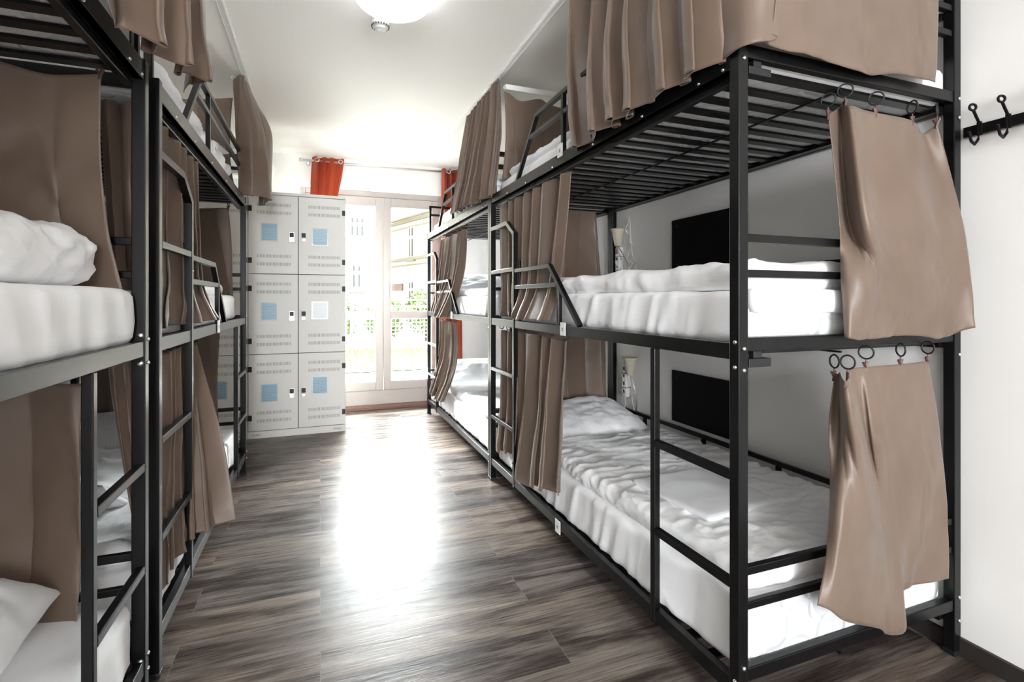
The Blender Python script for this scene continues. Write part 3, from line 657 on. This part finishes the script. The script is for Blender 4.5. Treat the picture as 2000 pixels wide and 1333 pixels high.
curtain('bunched taupe curtain at the window end of the far right bottom bunk',
  [[(1.115, 4.93, 1.01), (1.115, 4.6, 1.02), (1.115, 4.33, 1.01)], [(1.115, 5.0, .66), (1.115, 4.6, .65), (1.11, 4.31, .65)], [(1.115, 5.34, .25), (1.06, 4.92, .25), (1.06, 4.55, .28)]],
  folds=5.5, a_top=.012, a_bot=.026, slide=.6, seed=18, nu=180, rings=5, ring_z=.02, ringr=.014, clip=False)
# near left bunk
curtain('taupe curtain looped over the aisle rail above the near left bunk, hung from the ceiling',
  [[(-.50, 1.30, T1), (-.47, 1.6, T1), (-.46, 1.95, T1), (-.46, 2.05, T1)], [(-.49, 1.30, 2.3), (-.44, 1.52, 2.3), (-.40, 1.75, 2.3), (-.37, 1.93, 2.3), (-.42, 2.04, 2.3)],
   [(-.475, 1.34, 1.90), (-.43, 1.50, 1.885), (-.40, 1.68, 1.895), (-.355, 1.86, 1.915), (-.43, 2.0, 1.925)]],
  folds=4.2, a_top=.02, a_bot=.034, slide=.5, seed=21, nu=200, wob=.012)
curtain('broad dull taupe curtain sagging at the end of the near left middle bunk',
  [[(-1.42, 1.76, 1.86), (-1.1, 1.76, 1.86), (-.86, 1.76, 1.865), (-.72, 1.76, 1.842), (-.587, 1.76, 1.855)], [(-1.42, 1.75, 1.6), (-1.1, 1.75, 1.6), (-.86, 1.75, 1.6), (-.72, 1.75, 1.6), (-.592, 1.75, 1.6)], [(-1.42, 1.75, 1.4), (-1.1, 1.75, 1.4), (-.86, 1.75, 1.4), (-.70, 1.75, 1.4), (-.582, 1.75, 1.4)], [(-1.42, 1.755, 1.18), (-1.1, 1.755, 1.18), (-.86, 1.755, 1.18), (-.66, 1.755, 1.18), (-.545, 1.755, 1.20)]],
  folds=3.2, a_top=.008, a_bot=.012, seed=22, nu=130, rings=3, clip=True, wob=.02)
curtain('dull taupe curtain at the end of the near left bottom bunk behind the pillow',
  [[(-1.42, 1.76, .99), (-1.0, 1.75, .99), (-.61, 1.75, .985)], [(-1.42, 1.75, .6), (-1.0, 1.74, .6), (-.605, 1.75, .6)], [(-1.42, 1.74, .30), (-1.1, 1.74, .29), (-.75, 1.73, .255), (-.60, 1.74, .27)]],
  folds=3.4, a_top=.008, a_bot=.022, seed=23, nu=130, wob=.025)
for zt, zb, lb in ((1.84, 1.14, 'middle'), (1.02, .28, 'bottom')):  # unseen curtains, added to keep light from behind off the left bunk
    curtain('added light-blocking taupe curtain at the camera end of the near left %s bunk' % lb, [[(-1.43, -.262, zt), (-.54, -.262, zt)], [(-1.43, -.262, zb), (-.54, -.262, zb)]], folds=4, a_top=.006, a_bot=.010, seed=33, nu=80)
# far left bunk
curtain('narrow dark taupe curtain at the near end of the far left middle bunk', [[(-.66, 1.99, 1.86), (-.60, 2.0, 1.86), (-.525, 1.985, 1.86)], [(-.64, 1.99, 1.5), (-.60, 2.0, 1.5), (-.53, 1.985, 1.5)], [(-.615, 1.99, 1.11), (-.57, 2.0, 1.11), (-.515, 1.985, 1.11)]], folds=2, a_top=.012, a_bot=.014, seed=24, nu=60, wob=.01)
curtain('narrow dark taupe curtain at the near end of the far left bottom bunk', [[(-.64, 1.99, 1.03), (-.58, 2.0, 1.03), (-.53, 1.985, 1.03)], [(-.625, 1.99, .85), (-.57, 2.0, .85), (-.52, 1.985, .85)], [(-.57, 1.99, .44), (-.54, 2.0, .42), (-.51, 1.985, .40)]], folds=2, a_top=.012, a_bot=.014, seed=25, nu=60, wob=.01)
curtain('pleated taupe curtain by the ladder of the far left middle bunk',
  [[(-.525, 2.02, 1.835), (-.525, 2.35, 1.835), (-.525, 2.66, 1.83)], [(-.53, 2.02, 1.5), (-.53, 2.4, 1.5), (-.53, 2.72, 1.5)], [(-.525, 2.02, 1.28), (-.525, 2.4, 1.28), (-.53, 2.82, 1.28)], [(-.525, 2.0, 1.11), (-.53, 2.30, 1.118), (-.48, 2.45, 1.12), (-.45, 2.78, 1.135)]],
  folds=5.5, a_top=.012, a_bot=.014, slide=.6, seed=26, nu=200, rings=5, ring_z=.012, ringr=.012, clip=False)
curtain('pleated taupe curtain beside the ladder of the far left bottom bunk',
  [[(-.525, 2.02, 1.03), (-.525, 2.28, 1.03), (-.525, 2.55, 1.03)], [(-.525, 2.02, .72), (-.525, 2.30, .71), (-.50, 2.44, .70), (-.455, 2.57, .70)], [(-.525, 2.0, .45), (-.525, 2.22, .45), (-.50, 2.38, .45), (-.40, 2.52, .44)], [(-.525, 2.0, .20), (-.525, 2.15, .20), (-.50, 2.35, .25), (-.37, 2.49, .262)]],
  folds=6.2, a_top=.012, a_bot=.020, slide=.6, seed=27, nu=200, rings=5, ring_z=.02, ringr=.014, clip=False)
curtain('dark taupe curtain across the locker end of the far left middle bunk', [[(-1.35, 3.93, 1.84), (-.9, 3.93, 1.825), (-.586, 3.93, 1.845)], [(-1.35, 3.93, 1.5), (-.9, 3.93, 1.5), (-.55, 3.93, 1.5)], [(-1.35, 3.93, 1.16), (-.9, 3.93, 1.16), (-.525, 3.93, 1.2)]], folds=2.5, a_top=.006, a_bot=.012, seed=28, nu=90, rings=4, clip=True, ring_z=.03, ringr=.014)
curtain('dark taupe curtain across the locker end of the far left bottom bunk', [[(-1.35, 3.93, 1.04), (-.9, 3.93, 1.04), (-.632, 3.93, 1.04)], [(-1.35, 3.93, .7), (-.9, 3.93, .7), (-.63, 3.93, .7)], [(-1.35, 3.93, .27), (-.9, 3.93, .27), (-.615, 3.93, .26)]], folds=2.5, a_top=.006, a_bot=.012, seed=29, nu=90)
curtain('dark taupe curtain across the locker end of the far left top bunk', [[(-1.35, 3.93, 2.56), (-.9, 3.93, 2.55), (-.55, 3.93, 2.60)], [(-1.35, 3.93, 2.3), (-.9, 3.93, 2.3), (-.55, 3.93, 2.3)], [(-1.35, 3.93, 2.0), (-.9, 3.93, 2.0), (-.53, 3.93, 2.0)]], folds=2.5, a_top=.006, a_bot=.012, seed=30, nu=90)
curtain('taupe curtain hanging from the ceiling at the locker end of the far left top bunk',
  [[(-.55, 3.86, 2.70), (-.49, 3.82, 2.72), (-.472, 3.9, 2.72), (-.47, 4.1, 2.70), (-.47, 4.25, 2.66)], [(-.54, 3.88, 2.4), (-.44, 3.80, 2.4), (-.37, 3.92, 2.4), (-.325, 4.0, 2.4), (-.40, 4.12, 2.4)],
   [(-.525, 3.88, 1.915), (-.42, 3.82, 1.92), (-.34, 3.90, 1.92), (-.325, 3.98, 1.92), (-.42, 4.08, 1.90)]],
  folds=2.4, a_top=.006, a_bot=.012, seed=31, nu=120, rings=3, ring_z=.012, ringmat=M_white_pl, ringr=.010, clip=False)

# ceiling tracks the top curtains run in
def track(label, ab, name='curtain_track'):
    bm = BM()
    for a, b in ab: box(bm, a, b)
    o = link(name, bm, M_white_pl, bevel=.002); recentre(o); return tag(o, label, 'curtain track', 'white ceiling curtain tracks')
track('white curtain track on the ceiling above the right bunks', [((1.115, 1.02, 2.722), (1.152, 5.45, ZC)), ((1.118, 1.02, 2.716), (1.122, 5.45, 2.722)), ((1.145, 1.02, 2.716), (1.149, 5.45, 2.722))])
track('white curtain track on the ceiling above the left bunks', [((-.495, -.2, 2.722), (-.458, 4.30, ZC)), ((-.492, -.2, 2.716), (-.488, 4.30, 2.722)), ((-.465, -.2, 2.716), (-.461, 4.30, 2.722))])
track('short white track running to the wall between the two right bunks', [((1.16, 3.185, 2.625), (XW, 3.215, 2.66))])

# ---------------------------------------------------------------- window curtains on a steel rod
ro = link('curtain_rod', tube(BM(), [(-.17, YR-.10, 2.672), (1.56, YR-.10, 2.682)], .010, 14), M_chrome, smooth=True)
tag(ro, 'slim steel curtain rod on brackets above the garden door', 'curtain rod')
link('finial', lathe(BM(), [(.004, 0), (.018, .0), (.02, .01), (.018, .03), (.006, .036)], (-.205, YR-.10, 2.672), 'x', 16), M_chrome, ro, smooth=True, world=False)
for x in (-.12, 1.50):
    bk = boxes(((x-.008, YR-.11, 2.652), (x+.008, YR, 2.664))); lathe(bk, [(.022, 0), (.022, -.008), (.012, -.012)], (x, YR, 2.658), 'y', 16); link('bracket', bk, M_chrome, ro, world=False)
def eyelet(o, p):
    c = o.location
    link('eyelet', torus(BM(), Vector(p)-c, .020, .0045, (.25, 1, 0), 20, 6), M_chrome, o, smooth=True, world=False)
oc = curtain('short orange eyelet curtain above the lockers, hanging from the rod', [[(-.075, YR-.10, 2.715), (.24, YR-.10, 2.715)], [(-.085, YR-.10, 2.5), (.215, YR-.10, 2.5)], [(-.09, YR-.12, 2.2), (.16, YR-.12, 2.2)]], folds=3.5, a_top=.020, a_bot=.018, slide=.35, seed=41, nu=140, m=M_orange, group='orange window curtains', wob=.006)
eyelet(oc, (-.03, YR-.135, 2.675)); eyelet(oc, (.20, YR-.135, 2.675))
oc = curtain('long orange eyelet curtain at the right side of the garden door', [[(1.30, YR-.10, 2.715), (1.52, YR-.10, 2.71)], [(1.30, YR-.10, 1.5), (1.54, YR-.10, 1.5)], [(1.30, YR-.10, .05), (1.56, YR-.10, .05)]], folds=3, a_top=.024, a_bot=.026, slide=.35, seed=42, nu=120, m=M_orange, group='orange window curtains', wob=.006)
eyelet(oc, (1.365, YR-.145, 2.675))

# ---------------------------------------------------------------- lockers
YLK = 4.963; LH = 2.174
def locker(x0, x1, label, full=True):
    e = empty('locker_cabinet', ((x0+x1)/2, YLK+.25, 0), label, 'locker cabinet', 'pale grey steel locker cabinets')
    link('body', boxes(((x0, YLK+.004, 0), (x1, YLK+.50, LH)), ((x0, YLK-.014, 0), (x1, YLK+.004, .062)), ((x0, YLK-.014, LH-.026), (x1, YLK+.004, LH))), M_locker, e, bevel=.0015)
    xm = (x0+x1)/2
    zz = [.064, .737, 1.4455, LH-.028]
    link('shadow_gap', boxes(*[((x0+.006, YLK-.002, q-.002), (x1-.006, YLK+.002, q+.002)) for q in zz], ((xm-.003, YLK-.002, .064), (xm+.003, YLK+.002, LH-.028))), M_gap, e)
    for r in range(3):
        for c in range(2):
            a, b = (x0+.006, xm-.003) if c == 0 else (xm+.003, x1-.006)
            z0, z1 = zz[r]+.003, zz[r+1]-.003; h = z1-z0
            d = link('locker_door', boxes(((a, YLK-.016, z0), (b, YLK+.0, z1))), M_locker, e, bevel=.0015)
            bm = BM(); w = b-a; s0 = a+(.07 if c == 0 else .085); s1 = s0+.265
            for zc in (z1-.085, z1-.155, z0+.155, z0+.085):
                n = 24
                for i in range(n): 
                    xx = s0+(s1-s0)*i/(n-1); box(bm, (xx-.0018, YLK-.0168, zc-.014), (xx+.0018, YLK-.0160, zc+.014))
            link('vent_slots', bm, M_slot, d)
            # hinges on the outer side
            hx = a-.004 if c == 0 else b-.026
            for zc in (z1-.125, z0+.115):
                link('hinge', boxes(((hx, YLK-.020, zc-.024), (hx+.030, YLK-.015, zc+.024))), M_blackpl, d, bevel=.001)
            # combination latch by the middle: white plate, black dial block, steel turn
            lx = b-.050 if c == 0 else a+.042
            lz = z0+h*.475
            link('latch_plate', boxes(((lx-.022, YLK-.026, lz-.045), (lx+.022, YLK-.015, lz+.045))), M_white_pl if c else M_chrome, d, bevel=.003)
            link('latch_dial', boxes(((lx-.017, YLK-.038, lz-.002), (lx+.017, YLK-.026, lz+.038))), M_blackpl, d, bevel=.003)
            link('latch_knob', boxes(((lx-.016, YLK-.034, lz-.036), (lx+.016, YLK-.026, lz-.010))), M_chrome, d, bevel=.003)
            if full:
                nx = a+.100 if c == 0 else a+.115; nz = ((.395, 1.115, 1.815), (.440, 1.120, 1.790))[c][r]-.062
                white = (r == 1 and c == 1)
                link('notice_sleeve', boxes(((nx-.006, YLK-.0175, nz-.018), (nx+.134, YLK-.016, nz+.142))), M_sleeve, d)
                nb = boxes(((nx+.004, YLK-.0185, nz-.010), (nx+.124, YLK-.0175, nz+.134)))
                nt = link('notice', nb, M_notice_w if white else M_notice, d)
                nt['label'] = 'white printed notice' if white else 'light blue printed notice'
    link('foot_vents', boxes(*[((x+i*.007, YLK-.0148, .022), (x+i*.007+.003, YLK-.014, .04)) for x in (x0+.03, x1-.105) for i in range(10)]), M_slot, e)
locker(-.5905, .2206, 'pale grey six-door steel locker cabinet with light blue notices beside the garden door')
locker(-1.40, -.5925, 'pale grey locker cabinet mostly hidden behind the far left bunk', full=True)
sill = tag(link('air_conditioner', boxes(((-.95, YR-.20, 2.44), (-.445, YR, 2.60))), M_white_pl, bevel=.02), 'white wall unit peeking out above the lockers by the taupe curtain', 'air conditioner')
link('outlet_flap', boxes(((-.93, YR-.207, 2.455), (-.465, YR-.20, 2.49))), M_chrome, sill, world=False, bevel=.003); recentre(sill) if 0 else None

# ---------------------------------------------------------------- ceiling things
lm = empty('ceiling_lamp', (.33, 2.50, ZC), 'round frosted glass ceiling lamp at the top edge of the picture', 'ceiling lamp')
link('lamp_base', lathe(BM(), [(.10, 0), (.11, -.01), (.11, -.035), (.06, -.04)], (.33, 2.50, ZC), n=40), M_chrome, lm, smooth=True)
M_shade = mat('frosted_glass_shade', (.80, .80, .84), .12, **{'Emission Color': (.96, .97, 1, 1), 'Emission Strength': 1.4})
pr = [(.03, -.03)]+[(.185*math.sin(R(a)), -.125+.095*(1-math.cos(R(0)))+.0-.0+.09*(1-0)*0-.0+(-.0)) for a in ()]
pr = [(.185, -.045), (.188, -.055)]+[(.188*math.cos(R(a)), -.055-.085*math.sin(R(a))) for a in range(8, 90, 8)]+[(.012, -.140)]
link('glass_shade', lathe(BM(), pr, (.33, 2.50, ZC), n=56), M_shade, lm, smooth=True)
sm = empty('smoke_detector', (.30, 2.80, ZC), 'small round white smoke detector on the ceiling', 'smoke detector')
link('mounting_base', lathe(BM(), [(.05, 0), (.052, -.004), (.052, -.018), (.048, -.020)], (.305, 2.83, ZC), n=40), M_white_pl, sm, smooth=False, bevel=.001)
link('head', lathe(BM(), [(.046, -.020), (.049, -.024), (.049, -.038), (.043, -.046), (.034, -.050), (.030, -.058), (.012, -.062), (.010, -.060), (.002, -.060)], (.305, 2.83, ZC), n=40), M_white_pl, sm)
bm = BM()
for i in range(20):
    a = 2*math.pi*i/20; c = Vector((.305+.0455*math.cos(a), 2.83+.0455*math.sin(a), ZC-.043)); box(bm, c-Vector((.003, .003, .004)), c+Vector((.003, .003, .003)))
link('air_slots', bm, M_gap, sm)

# ---------------------------------------------------------------- coat hooks on the right wall
cr_ = empty('coat_rack', (XW, .85, 1.79), 'black coat hook rail on the right wall', 'coat rack')
link('rail', boxes(((XW-.022, .40, 1.765), (XW-.004, 1.070, 1.800))), M_black, cr_, bevel=.002)
for i, y in enumerate((1.022, .947, .872, .797, .722, .647)):
    bm = BM()
    tube(bm, [(XW-.026, y, 1.775), (XW-.034, y, 1.745), (XW-.052, y, 1.728), (XW-.070, y, 1.736), (XW-.082, y, 1.765)], .0045, 8)
    tube(bm, [(XW-.026, y, 1.765), (XW-.026, y, 1.80), (XW-.045, y, 1.822), (XW-.058, y, 1.838)], .0045, 8)
    torus(bm, (XW-.062, y, 1.848), .010, .004, (.5, 1, 0), 16, 6)
    box(bm, (XW-.030, y-.006, 1.76), (XW-.022, y+.006, 1.805))
    link('hook', bm, M_black, cr_, smooth=False, bevel=.0)

# ---------------------------------------------------------------- things on the wall inside the near right bunk
def board(z0, z1, label):
    o = link('wall_board', boxes(((XW-.018, 2.04, z0), (XW-.002, 2.60, z1))), M_panel, bevel=.002); recentre(o); tag(o, label, 'board', 'black boards on the right wall')
    bm = BM()
    for y in (2.10, 2.55):
        for zz in (z0+.04, z1-.04): lathe(bm, [(.004, 0), (.004, -.002)], (XW-.018, y, zz), 'x', 10)
    s = link('screws', bm, M_gap, o)
board(1.395, 1.708, 'black board on the wall above the middle tier of the near right bunk')
board(.470, .782, 'black board on the wall above the bottom tier of the near right bunk')
def lamp(c, tip, label, seed):
    """cone reading lamp: wide mouth up, bendy stem down"""
    e = empty('reading_lamp', (XW, c[1], c[2]), label, 'lamp', 'cream cone reading lamps')
    bm = BM(); lathe(bm, [(.020, 0), (.023, .002), (.043, .105), (.052, .122), (.049, .122), (.039, .100), (.016, .012)], c, n=28)
    link('lamp_shade', bm, M_cream_pl, e, smooth=True)
    P0 = Vector(c); P3 = Vector(tip)
    pts = [cr([P0, P0.lerp(P3, .3)+Vector((.0, -.035, 0)), P0.lerp(P3, .7)+Vector((0, -.045, 0)), P3], i/14) for i in range(15)]
    link('stem', tube(BM(), pts, .004, 7), M_chrome, e, smooth=True)
    link('wall_socket', boxes(((XW-.03, tip[1]-.02, tip[2]-.05), (XW, tip[1]+.02, tip[2]+.02))), M_white_pl, e, bevel=.003)
lamp((1.985, 3.12, 1.60), (2.02, 3.04, 1.36), 'cream cone reading lamp above the middle tier of the near right bunk', 1)
lamp((1.985, 2.965, .70), (2.03, 2.985, .42), 'cream cone reading lamp above the bottom tier of the near right bunk', 2)
def cable(pts, label, r=.0028, m=None):
    pts = [Vector(p) for p in pts]; n = len(pts)*8
    o = link('cable', tube(BM(), [cr(pts, i/n) for i in range(n+1)], r, 6), m or M_white_pl, smooth=True); recentre(o); return tag(o, label, 'cable', 'white cables by the reading lamps')
rr = random.Random(5)
def tangle(y, z0, z1, n, sp, x=2.02):
    return [(x+rr.uniform(-.012, .012), y+rr.uniform(-sp, sp), z0+(z1-z0)*i/n+rr.uniform(-.015, .015)) for i in range(n+1)]
cable(tangle(3.16, 1.62, 1.30, 16, .035), 'tangled white cable beside the middle reading lamp')
cable(tangle(3.03, 1.80, 1.32, 14, .03), 'white cable looping down the wall over the middle tier')
cable([(2.03, 3.04, 1.80), (2.03, 3.02, 1.6), (2.03, 2.99, 1.50), (2.03, 2.90, 1.46), (2.03, 2.86, 1.49), (2.03, 2.95, 1.47), (2.03, 3.0, 1.38), (2.03, 3.02, 1.30)], 'thin white cable curving out to the right by the middle lamp')
def powerstrip(y, z1, label, n=2):
    e = empty('power_strip', (XW-.02, y, z1), label, 'power strip')
    link('casing', boxes(((XW-.048, y-.024, z1-.235), (XW-.008, y+.024, z1))), M_white_pl, e, bevel=.006)
    link('switch', boxes(((XW-.053, y-.010, z1-.048), (XW-.047, y+.010, z1-.022))), M_red_pl, e, bevel=.002)
    for k in range(3):
        zc = z1-.085-k*.055; bm = BM(); lathe(bm, [(.017, 0), (.017, -.002), (.013, -.002), (.012, .006)], (XW-.048, y, zc), 'x', 20); link('socket', bm, M_white_pl, e)
    link('cable_tie', boxes(((XW-.050, y-.026, z1-.070), (XW-.006, y+.026, z1-.066)), ((XW-.050, y-.026, z1-.170), (XW-.006, y+.026, z1-.166))), M_blackpl, e)
powerstrip(3.085, .765, 'white power strip with a red switch above the bottom tier')
powerstrip(3.175, 1.60, 'white power strip among cables above the middle tier')
cable([(2.02, 3.085, .53), (2.0, 3.05, .47), (1.99, 3.10, .44), (2.01, 3.16, .42)], 'white cable leaving the power strip at the bottom tier')
cable([(2.02, 3.0, .56), (2.02, 2.99, .50), (2.02, 2.97, .45), (2.02, 3.0, .38)], 'white cable hanging below the bottom reading lamp')
# clamp under the middle end rail
cl = link('rail_clamp', boxes(((1.118, 1.09, 1.028), (1.20, 1.12, 1.052)), ((1.14, 1.095, 1.052), (1.17, 1.115, 1.074))), M_blackpl, bevel=.002); recentre(cl)
tag(cl, 'small black clamp under the middle end rail of the near right bunk', 'clamp', 'small black clamps on the near right bunk')
cl = link('rail_clamp', boxes(((1.118, 1.09, 1.850), (1.20, 1.12, 1.872)), ((1.14, 1.095, 1.872), (1.17, 1.115, 1.892))), M_blackpl, bevel=.002); recentre(cl)
tag(cl, 'small black clamp under the top end rail of the near right bunk', 'clamp', 'small black clamps on the near right bunk')

# ---------------------------------------------------------------- outdoors
struct('terrace', boxes(((-9, 6.06, -.15), (14, 9.0, -.02))), M_terrace)
struct('ground', boxes(((-30, 9.0, -.6), (40, 60, -.05))), M_stone)
# grass strip as many blades on a mound
gb = BM(); rr = random.Random(2)
for i in range(9000):
    x = rr.uniform(-2.5, 5.5); y = rr.uniform(8.9, 12.2); h = rr.uniform(.04, .16)+.05*noise.noise(Vector((x, y, 0))); a = rr.uniform(0, 6.28); w = .012
    z0 = .0+.10*max(0, math.sin((y-8.9)/3.3*math.pi)); d = Vector((math.cos(a), math.sin(a), 0))*w; l = Vector((rr.uniform(-.04,.04), rr.uniform(-.04,.04), h))
    p = Vector((x, y, z0)); gb.faces.new([gb.verts.new(p-d), gb.verts.new(p+d), gb.verts.new(p+l)])
g = link('grass', gb, M_grass); tag(g, 'strip of dry yellow-green grass beyond the terrace', 'grass', k='stuff')
mb = BM()
for i in range(41):
    for j in range(13):
        x = -2.5+8*i/40; y = 8.9+3.4*j/12; mb.verts.new((x, y, -.05+.10*math.sin(j/12*math.pi)+.05))
mb.verts.ensure_lookup_table()
for i in range(40):
    for j in range(12): mb.faces.new([mb.verts[q] for q in (i*13+j, (i+1)*13+j, (i+1)*13+j+1, i*13+j+1)])
struct('ground_mound', mb, M_grass, smooth=True)
kb = link('kerb', boxes(((-6, 12.35, -.05), (10, 12.9, .16))), M_stone); recentre(kb); tag(kb, 'pale stone kerb behind the grass strip', 'kerb')
# wire fence with mesh panels
YFn = 13.2
for i, (xa, xb) in enumerate(((-1.35, .55), (.75, 2.65), (2.85, 4.75))):
    e = empty('mesh_fence', ((xa+xb)/2, YFn, 0), ['wire mesh fence panel outside behind the left door leaf', 'wire mesh fence panel outside behind the right door leaf', 'wire mesh fence panel outside hidden by the far right bunk'][i], 'fence', 'mesh fence panels outside')
    bm = BM(); t = .018
    for q in range(19): box(bm, (xa+(xb-xa)*q/18-t/2, YFn, .25), (xa+(xb-xa)*q/18+t/2, YFn+.01, 1.02))
    for q in range(9): box(bm, (xa, YFn, .25+.77*q/8-t/2), (xb, YFn+.01, .25+.77*q/8+t/2))
    link('mesh', bm, M_fence, e)
    for x in (xa-.06, xb+.02): link('fence_post', boxes(((x, YFn-.02, -.05), (x+.05, YFn+.03, 1.35))), M_fence, e)
    link('top_rail', boxes(((xa-.06, YFn-.01, 1.20), (xb+.07, YFn+.02, 1.235)), ((xa-.06, YFn-.01, 1.05), (xb+.07, YFn+.02, 1.07))), M_fence, e)
# shrubs: a crown of leaves on stems
def shrub(x, y, w, h, label, n, seed):
    rr = random.Random(seed); e = empty('shrub', (x, y, -.05), label, 'shrub', 'green shrubs beyond the fence'); bm = BM(); cs = [(rr.uniform(-.35, .35)*w, rr.uniform(-.3, .3)*w, rr.uniform(.3, .85)*h, rr.uniform(.2, .4)*min(w, h)) for _ in range(14)]
    for i in range(n):
        c = rr.choice(cs); v = Vector((rr.gauss(0,1), rr.gauss(0,1), rr.gauss(0,1))).normalized()*c[3]*rr.uniform(.6, 1.05); p = Vector((x+c[0], y+c[1], c[2]-.05))+v
        a = Vector((rr.gauss(0,1), rr.gauss(0,1), rr.gauss(0,1))).normalized(); b = a.cross(v).normalized(); s = rr.uniform(.03, .07)
        bm.faces.new([bm.verts.new(p+a*s), bm.verts.new(p+b*s*.6), bm.verts.new(p-a*s), bm.verts.new(p-b*s*.6)])
    link('foliage', bm, M_leaf, e)
    bm = BM()
    for k in range(6): tube(bm, [(x, y, -.1), (x+rr.uniform(-.3,.3)*w, y+rr.uniform(-.2,.2)*w, h*.7)], .02, 5)
    link('stem', bm, mat('bark', (.09, .07, .05), .9), e)
for i, (x, w, h) in enumerate(((-.9, 1.0, 1.15), (.30, 1.0, 1.75), (1.62, .9, 1.3), (2.85, 1.0, 1.65), (4.1, 1.0, 1.5))):
    shrub(x, 14.4+.2*(i % 2), w, h, ['low leafy green shrub behind the left end of the fence', 'tall light green shrub between the two door leaves', 'low green shrub behind the middle of the fence', 'bright green shrub outside below the red sign', 'green shrub farthest right beyond the fence'][i], 2600, 50+i)
# houses
def house(name, x0, x1, y, ztop, wins, corn, label, depth=8, rz=0):
    e = empty('house', ((x0+x1)/2, y, -.3), label, 'house', 'pale rendered houses outside'); 
    link('wall', boxes(((x0, y, -.4), (x1, y+depth, ztop))), M_render, e)
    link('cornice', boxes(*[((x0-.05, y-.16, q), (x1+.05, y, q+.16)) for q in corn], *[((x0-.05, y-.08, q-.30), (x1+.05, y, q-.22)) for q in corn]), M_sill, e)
    for (a, b, c, d, nx, spl) in wins:
        f = link('window_frame', boxes(((a-.12, y-.05, c-.12), (b+.12, y+.01, d+.12))), M_render, e)
        fw = []
        for i in range(nx):
            u0 = a+(b-a)*i/nx+.07; u1 = a+(b-a)*(i+1)/nx-.07
            fw += [((u0, y-.058, c+.05), (u1, y-.05, c+(d-c)*spl-.08)), ((u0, y-.058, c+(d-c)*spl+.08), (u1, y-.05, d-.05))]
        link('window_pane', boxes(*fw), M_hwin, f, world=False).data.transform(world_of(e).inverted()) if 0 else link('window_pane', boxes(*fw), M_hwin, f)
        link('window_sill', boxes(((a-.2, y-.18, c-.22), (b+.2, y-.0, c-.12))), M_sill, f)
    link('roof', boxes(((x0-.4, y-.4, ztop), (x1+.4, y+depth+.4, ztop+.25))), M_hroof, e)
    return e
house('house', -9, 2.2, 24, 7.2, [(-1.9, -1.2, 4.05, 4.95, 3, .62), (-1.8, -1.3, 1.75, 2.78, 2, .66), (1.24, 1.89, 4.08, 4.97, 3, .62), (1.31, 1.76, 1.75, 2.80, 2, .66)], (3.35, 1.35), 'pale rendered house seen through the left leaf of the garden door')
h2 = house('house', -.84, 13, 0, 5.85, [(1.54, 2.12, 3.6, 5.3, 2, .66), (4.2, 4.8, 3.6, 5.3, 2, .66), (1.54, 2.12, 1.1, 2.25, 2, .6)], (5.6, 3.45), 'cream rendered house with a wide cornice seen through the right leaf of the garden door')
# turn it so that its front recedes to the left
_c = h2.location.copy(); h2.rotation_euler = (0, 0, R(-72.8)); _v = Matrix.Rotation(R(-72.8), 3, 'Z') @ Vector((_c.x, _c.y, 0)); h2.location = (4.28+_v.x, 30.45+_v.y, _c.z)
_sg = boxes(((-.55, -.12, 1.76), (.82, -.04, 2.16)))
_s = link('house_sign', _sg, M_sign, bevel=.01); _s.rotation_euler = (0, 0, R(-72.8)); _s.location = (4.28, 30.45, 0)
tag(_s, 'small red sign on the wall of the right house outside', 'sign')
